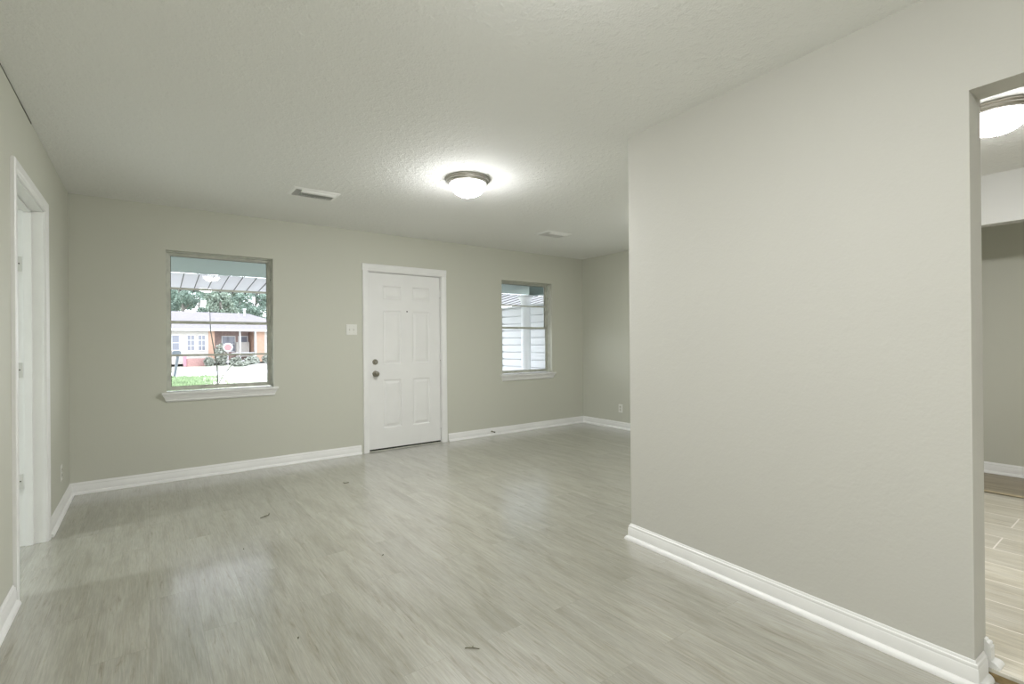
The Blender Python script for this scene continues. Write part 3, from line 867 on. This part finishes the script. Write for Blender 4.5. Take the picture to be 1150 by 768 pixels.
for i in range(n):
    za = ztop - (i + 1) * lp; zb_ = ztop - i * lp
    pf = [(0.004, za), (-0.024, za), (-0.022, zb_ - 0.026), (0.004, zb_ - 0.016), (0.004, zb_)]
    for (xa, z0_), (xb, z1_) in zip(pf[:-1], pf[1:]):
        mb.face([(xa, 0, z0_), (xa, L0, z0_), (xb, L0, z1_), (xb, 0, z1_)])
mb.box(0.005, 0.10, L0, 0, 0.0, ztop)
mb.build('lap_siding', M['siding'], sw)
mb = MB(); mb.box(-0.034, 0.11, 0.0005, 0.05, 0.0, ztop + .01); mb.build('corner_board', M['siding'], sw)
mb = MB(); mb.box(-0.034, 0.11, L0, 0.05, ztop + .0105, ztop + .04); mb.build('cap', M['siding'], sw)
mb = MB(); mb.box(5.09, 5.22, BACK + .156, 6.40, 1.977, 2.119)
tag(mb.build('porch_beam', M['teal']), 'teal beam running from the house wall to the white column', 'beam')

# ------------------------------------------------------------------ outside: house across the street
hs = empty('neighbour_house', (5.32, 53.3, -0.45), math.radians(12))
tag(hs, 'pale one storey house with lavender grey roof across the street', 'house')
EZ = 3.03   # eave above local origin
def hb(name, x0, x1, y0, y1, z0, z1, mat, par=hs):
    mb = MB(); mb.box(x0, x1, y0, y1, z0, z1); return mb.build(name, M[mat], par)
hb('wall', -9.5, -0.84, 0.0, 9.0, 0, EZ, 'hwhite')
hb('siding_panel', -0.84, -0.33, -0.02, 2.4, 0, EZ, 'orange')
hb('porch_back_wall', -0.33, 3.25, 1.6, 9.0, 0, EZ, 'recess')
hb('siding_panel', 3.33, 4.13, -0.02, 9.0, 0, EZ, 'orange')
hb('wall', 4.13, 7.2, 0.0, 9.0, 0, EZ, 'hwhite')
hb('porch_post', 3.16, 3.33, -0.12, 0.05, 0, EZ, 'hframe')
hb('porch_post', 1.80, 1.92, -0.05, 0.07, 0, EZ, 'hframe')
hb('corner_post', 4.40, 4.52, -0.06, 0.02, 0, EZ, 'hframe')
hb('porch_slab', -0.33, 3.25, -0.2, 1.6, 0, 0.18, 'hframe')
hb('fascia', -10.1, 7.8, -0.62, -0.55, EZ - 0.06, EZ + 0.16, 'hframe')
hb('soffit', -10.1, 7.8, -0.55, 0.4, EZ + 0.001, EZ + 0.06, 'hframe')
hb('porch_panel', 1.95, 3.15, 1.2, 1.3, 0.5, 1.95, 'hwhite')
hb('porch_rail', 1.1, 3.15, 0.0, 0.06, 0.75, 0.95, 'postgrey')
def hwin(x0, x1, z0, z1, y, nx, nz):
    fr = MB(); t = 0.07
    fr.box(x0, x1, y - 0.05, y, z0, z0 + t); fr.box(x0, x1, y - 0.05, y, z1 - t, z1)
    fr.box(x0, x0 + t, y - 0.05, y, z0 + t, z1 - t); fr.box(x1 - t, x1, y - 0.05, y, z0 + t, z1 - t)
    for i in range(1, nx):
        x = x0 + (x1 - x0) * i / nx; fr.box(x - .025, x + .025, y - 0.05, y, z0 + t, z1 - t)
    for i in range(1, nz):
        z = z0 + (z1 - z0) * i / nz; fr.box(x0 + t, x1 - t, y - 0.045, y - .002, z - .025, z + .025)
    f = fr.build('window', M['hframe'], hs)
    g_ = MB(); g_.box(x0 + t, x1 - t, y - 0.03, y - 0.005, z0 + t, z1 - t); g_.build('pane', M['hglass'], f)
hwin(-3.76, -3.10, 1.2, 2.62, -0.002, 1, 2)
hwin(-2.60, -1.92, 1.15, 2.62, -0.002, 2, 3)
hwin(-1.72, -1.06, 1.15, 2.62, -0.002, 2, 3)
hwin(-5.40, -4.30, 1.15, 2.62, -0.002, 2, 3)
hwin(0.75, 2.0, 1.0, 2.55, 1.598, 1, 2)
hwin(2.25, 3.15, 1.75, 2.55, 1.598, 1, 1)
pl = MB(); pl.box(-2.9, -1.35, -1.35, -0.85, -0.25, 0.50)
tag(pl.build('brick_planter', M['pink'], loc=(5.32, 53.3, -0.45), rotz=math.radians(12)), 'low pinkish brick planter under the far white framed windows', 'planter')
rf = MB()
ev, rz_ = EZ + 0.16, 4.95
A = [(-10.2, -0.65, ev), (7.9, -0.65, ev), (7.9, 9.6, ev), (-10.2, 9.6, ev)]
R0, R1 = (-10.2, 4.4, rz_), (4.3, 4.4, rz_)
rf.face([A[0], A[1], R1, R0]); rf.face([A[1], A[2], R1]); rf.face([A[2], A[3], R0, R1]); rf.face([A[3], A[0], R0]); rf.face(A)
rf.build('roof', M['roof'], hs)
mb = MB(); mb.tube([(3.6, 3.6, 4.6), (3.6, 3.6, 5.35)], 0.10, 8); mb.tube([(3.6, 3.6, 5.3), (3.6, 3.6, 5.42)], 0.17, 8)
mb.build('vent_pipe', M['hframe'], hs)

# street furniture
mbx = empty('mailbox', (1.30, 36.6, GZ))
tag(mbx, 'dark leaning mailbox post at the far left of the street verge', 'mailbox')
mb = MB(); mb.tube([(0, 0, 0), (0.20, 0.0, 1.42)], 0.075, 8); mb.build('post', M['mailbox'], mbx)
mb = MB(); mb.sweep([(0.02, -0.3), (0.02, 0.3)], [(0.13, 1.42), (-0.32, 1.42), (-0.32, 1.56), (-0.22, 1.64), (0.03, 1.64), (0.13, 1.56)], lambda x, y, h: (x, y, h)); mb.build('box', M['mailbox'], mbx)
sg = empty('round_street_sign', (5.7, 50.0, -0.6))
tag(sg, 'small round red sign with white border in front of the far porch', 'sign')
mb = MB(); mb.tube([(0, 0, 0), (0, 0, 1.5)], 0.03, 8); mb.build('post', M['postgrey'], sg)
mb = MB(); mb.lathe([(0, 0), (0.37, 0), (0.37, -0.02), (0, -0.02)], (0, -0.04, 1.62), (0, 1, 0), n=24); dsk = mb.build('disc', M['signwhite'], sg)
mb = MB(); mb.lathe([(0, 0), (0.29, 0), (0.29, -0.012), (0, -0.012)], (0, -0.061, 1.60), (0, 1, 0), n=24); mb.build('red_face', M['signred'], dsk)
dw = MB(); dw.face([(5.6, 43.95, GZ + .08), (6.9, 43.95, GZ + .08), (9.5, 53.0, GZ + .17), (8.5, 53.0, GZ + .17)])
dw.face([(5.6, 43.95, GZ + .0), (6.9, 43.95, GZ + .0), (6.9, 43.95, GZ + .08), (5.6, 43.95, GZ + .08)])
tag(dw.build('ground_driveway', M['signwhite']), 'white driveway strip running from the street to the far house', 'driveway', kind='structure')
fb = MB(); fb.box(-0.25, 0.0, -0.04, 0.0, 0, 0.9)
tag(fb.build('marker_board', M['redfence'], loc=(2.72, 51.5, -0.62)), 'small faded red board standing by the pink planter', 'board')

def leaf_cloud(mb, c, rad, n, size, rnd, hollow=0.35, m=None):
    for _ in range(n):
        while True:
            p = Vector((rnd.uniform(-1, 1), rnd.uniform(-1, 1), rnd.uniform(-1, 1)))
            if hollow < p.length < 1: break
        q = Vector((c[0] + p.x * rad[0], c[1] + p.y * rad[1], c[2] + p.z * rad[2]))
        a = Vector((rnd.uniform(-1, 1), rnd.uniform(-1, 1), rnd.uniform(-1, 1))).normalized()
        b = a.orthogonal().normalized()
        b = (Matrix.Rotation(rnd.uniform(0, 6.28), 3, a) @ b); d = a.cross(b)
        s = size * rnd.uniform(0.6, 1.3)
        mb.face([q - b * s, q - d * s * .55, q + b * s, q + d * s * .55], m)

def shrub(loc, rad, n, size, label, seed):
    rnd = random.Random(seed)
    r = empty('shrub', loc)
    tag(r, label, 'shrub', 'shrubs in front of the far house')
    mb = MB(); leaf_cloud(mb, (0, 0, rad[2] * 0.95), rad, n, size, rnd, 0.0); mb.build('foliage', M['shrub'], r)
    mb = MB()
    for k in range(4):
        t = k * 1.6
        mb.tube([(0, 0, -0.05), (rad[0] * .4 * math.cos(t), rad[1] * .4 * math.sin(t), rad[2])], 0.025, 5)
    mb.build('stems', M['bark'], r)
for loc, rad, lab, sd in (((5.35, 51.55, -0.60), (.55, .42, 1.0), 'rounded shrub left of the far porch under its orange panel', 1),
                          ((4.35, 51.0, -0.62), (.42, .35, .40), 'low grey green shrub right of the pink planter', 2),
                          ((6.45, 51.0, -0.62), (.5, .35, .38), 'low shrub just right of the round red sign', 3),
                          ((7.85, 51.6, -0.62), (.65, .4, .42), 'low shrub in front of the far porch post', 4),
                          ((9.5, 52.2, -0.60), (.75, .4, .50), 'low shrub under the right orange panel', 5),
                          ((6.6, 49.0, -0.66), (.75, .4, .22), 'flat reddish clump of plants near the street', 6)):
    shrub(loc, rad, 420, 0.13, lab, sd)

# tufts of bright grass on the near lawn
rnd = random.Random(21)
gb = MB()
for _ in range(3600):
    x = rnd.gauss(1.15, 0.75); y = rnd.uniform(24.5, 36.0); x = x * y / 30.0
    a = rnd.uniform(0, 3.14); h_ = rnd.uniform(.06, .20)
    dx, dy = math.cos(a) * .05, math.sin(a) * .05
    lx, ly = rnd.uniform(-.06, .06), rnd.uniform(-.06, .06)
    gb.face([(x - dx, y - dy, GZ), (x + dx, y + dy, GZ), (x + lx, y + ly, GZ + h_)])
tag(gb.build('grass_tufts', M['grassblade']), 'bright green tufts of grass on the lawn before the street', 'grass', kind='stuff')

# bare sapling in the front yard
sp_ = empty('bare_sapling', (1.03, 11.6, GZ))
tag(sp_, 'thin bare dark sapling standing outside the left window', 'sapling')
mb = MB()
TR = [(0.10, 0, 0), (0.085, 0, 0.45), (0.09, 0, 0.95), (0.105, 0, 1.25), (0.10, 0, 1.50), (0.06, 0, 1.78), (0.02, 0, 2.05), (-0.01, 0, 2.25), (-0.02, 0, 2.75)]
mb.tube(TR, [.016, .015, .014, .013, .013, .012, .010, .009, .005], 6); mb.build('trunk', M['twig'], sp_, smooth=True)
mb = MB(); mb.tube([(0.09, 0, 1.1), (0.22, .02, 1.36), (0.33, .02, 1.50), (0.50, .03, 1.68), (0.56, .03, 1.78)], [.006, .007, .008, .007, .004], 6); mb.build('branch', M['twig'], sp_)

# trees behind the house
def tree(loc, height, spread, mat, label, seed, n=6500):
    rnd = random.Random(seed)
    r = empty('tree', loc)
    tag(r, label, 'tree', 'trees behind the far house')
    tk = MB()
    top = (rnd.uniform(-.5, .5), 0, height * .92)
    tk.tube([(0, 0, 0), (top[0] * .3, 0, height * .35), (top[0], 0, height * .7), top], [.26, .20, .12, .04], 8)
    ends = []
    for k in range(9):
        z0 = height * rnd.uniform(.22, .7); t = rnd.uniform(0, 6.28); L_ = spread * rnd.uniform(.5, .95)
        s = (top[0] * z0 / height, 0, z0); e = (s[0] + L_ * math.cos(t), L_ * math.sin(t), z0 + height * rnd.uniform(.08, .25))
        tk.tube([s, ((s[0] + e[0]) / 2, e[1] / 2, (s[2] + e[2]) / 2 + .2), e], [.09, .06, .02], 6)
        ends.append(e)
    tk.build('trunk', M['bark'], r)
    cr_ = MB()
    cl_ = ends + [top, (top[0], 0, height * .8)]
    for k in range(12):
        t = rnd.uniform(0, 6.28); q = spread * rnd.uniform(.1, .9)
        cl_.append((q * math.cos(t), q * math.sin(t), height * rnd.uniform(.22, .85)))
    for c_ in cl_:
        s_ = rnd.uniform(.22, .42) * spread
        leaf_cloud(cr_, c_, (s_, s_, s_ * .75), n // len(cl_), 0.15, rnd, 0.05)
    cr_.build('crown', M[mat], r)
TREES = [(-0.6, 66, 9.0, 2.0, 'leafa', 'pale leafy tree left of the far roof, nearest the window edge'),
         (3.4, 72, 10.5, 2.3, 'leafb', 'broad grey green tree second from the left behind the far roof'),
         (7.2, 66.5, 9.0, 2.0, 'leafa', 'loose pale tree behind the middle of the far roof'),
         (11.0, 72, 10.5, 2.3, 'leafb', 'dense green tree behind the vent pipe of the far roof'),
         (14.6, 66.5, 8.0, 2.1, 'leafb', 'darker tree behind the right end of the far roof'),
         (18.6, 72, 10.0, 2.4, 'leafa', 'tall pale tree at the far right behind the house'),
         (-4.6, 72, 10.0, 2.4, 'leafb', 'tree at the far left partly beyond the window edge'),
         (1.2, 80, 12.5, 2.7, 'leafb', 'tall far tree filling the gap between the two left trees'),
         (9.0, 80, 12.0, 2.7, 'leafa', 'tall far tree rising over the middle of the far roof'),
         (16.8, 80, 12.0, 2.7, 'leafb', 'tall far tree between the two right trees')]
TREES += [(5.7, 85, 11.5, 1.9, 'leafb', 'narrow green tree showing just left of the middle of the far roof'),
          (-5.0, 90, 12.5, 3.4, 'leafa', 'distant pale tree at the left edge of the tree line'),
          (1.6, 93, 13.0, 3.0, 'leafa', 'distant pale tree left of the middle of the tree line'),
          (12.4, 90, 13.0, 3.6, 'leafb', 'distant green tree right of the middle of the tree line'),
          (20.5, 92, 13.0, 3.6, 'leafa', 'distant pale tree at the right edge of the tree line')]
for i, (x, y, h_, s_, mt, lab) in enumerate(TREES):
    tree((x, y, -0.3), h_, s_, mt, lab, 100 + i)
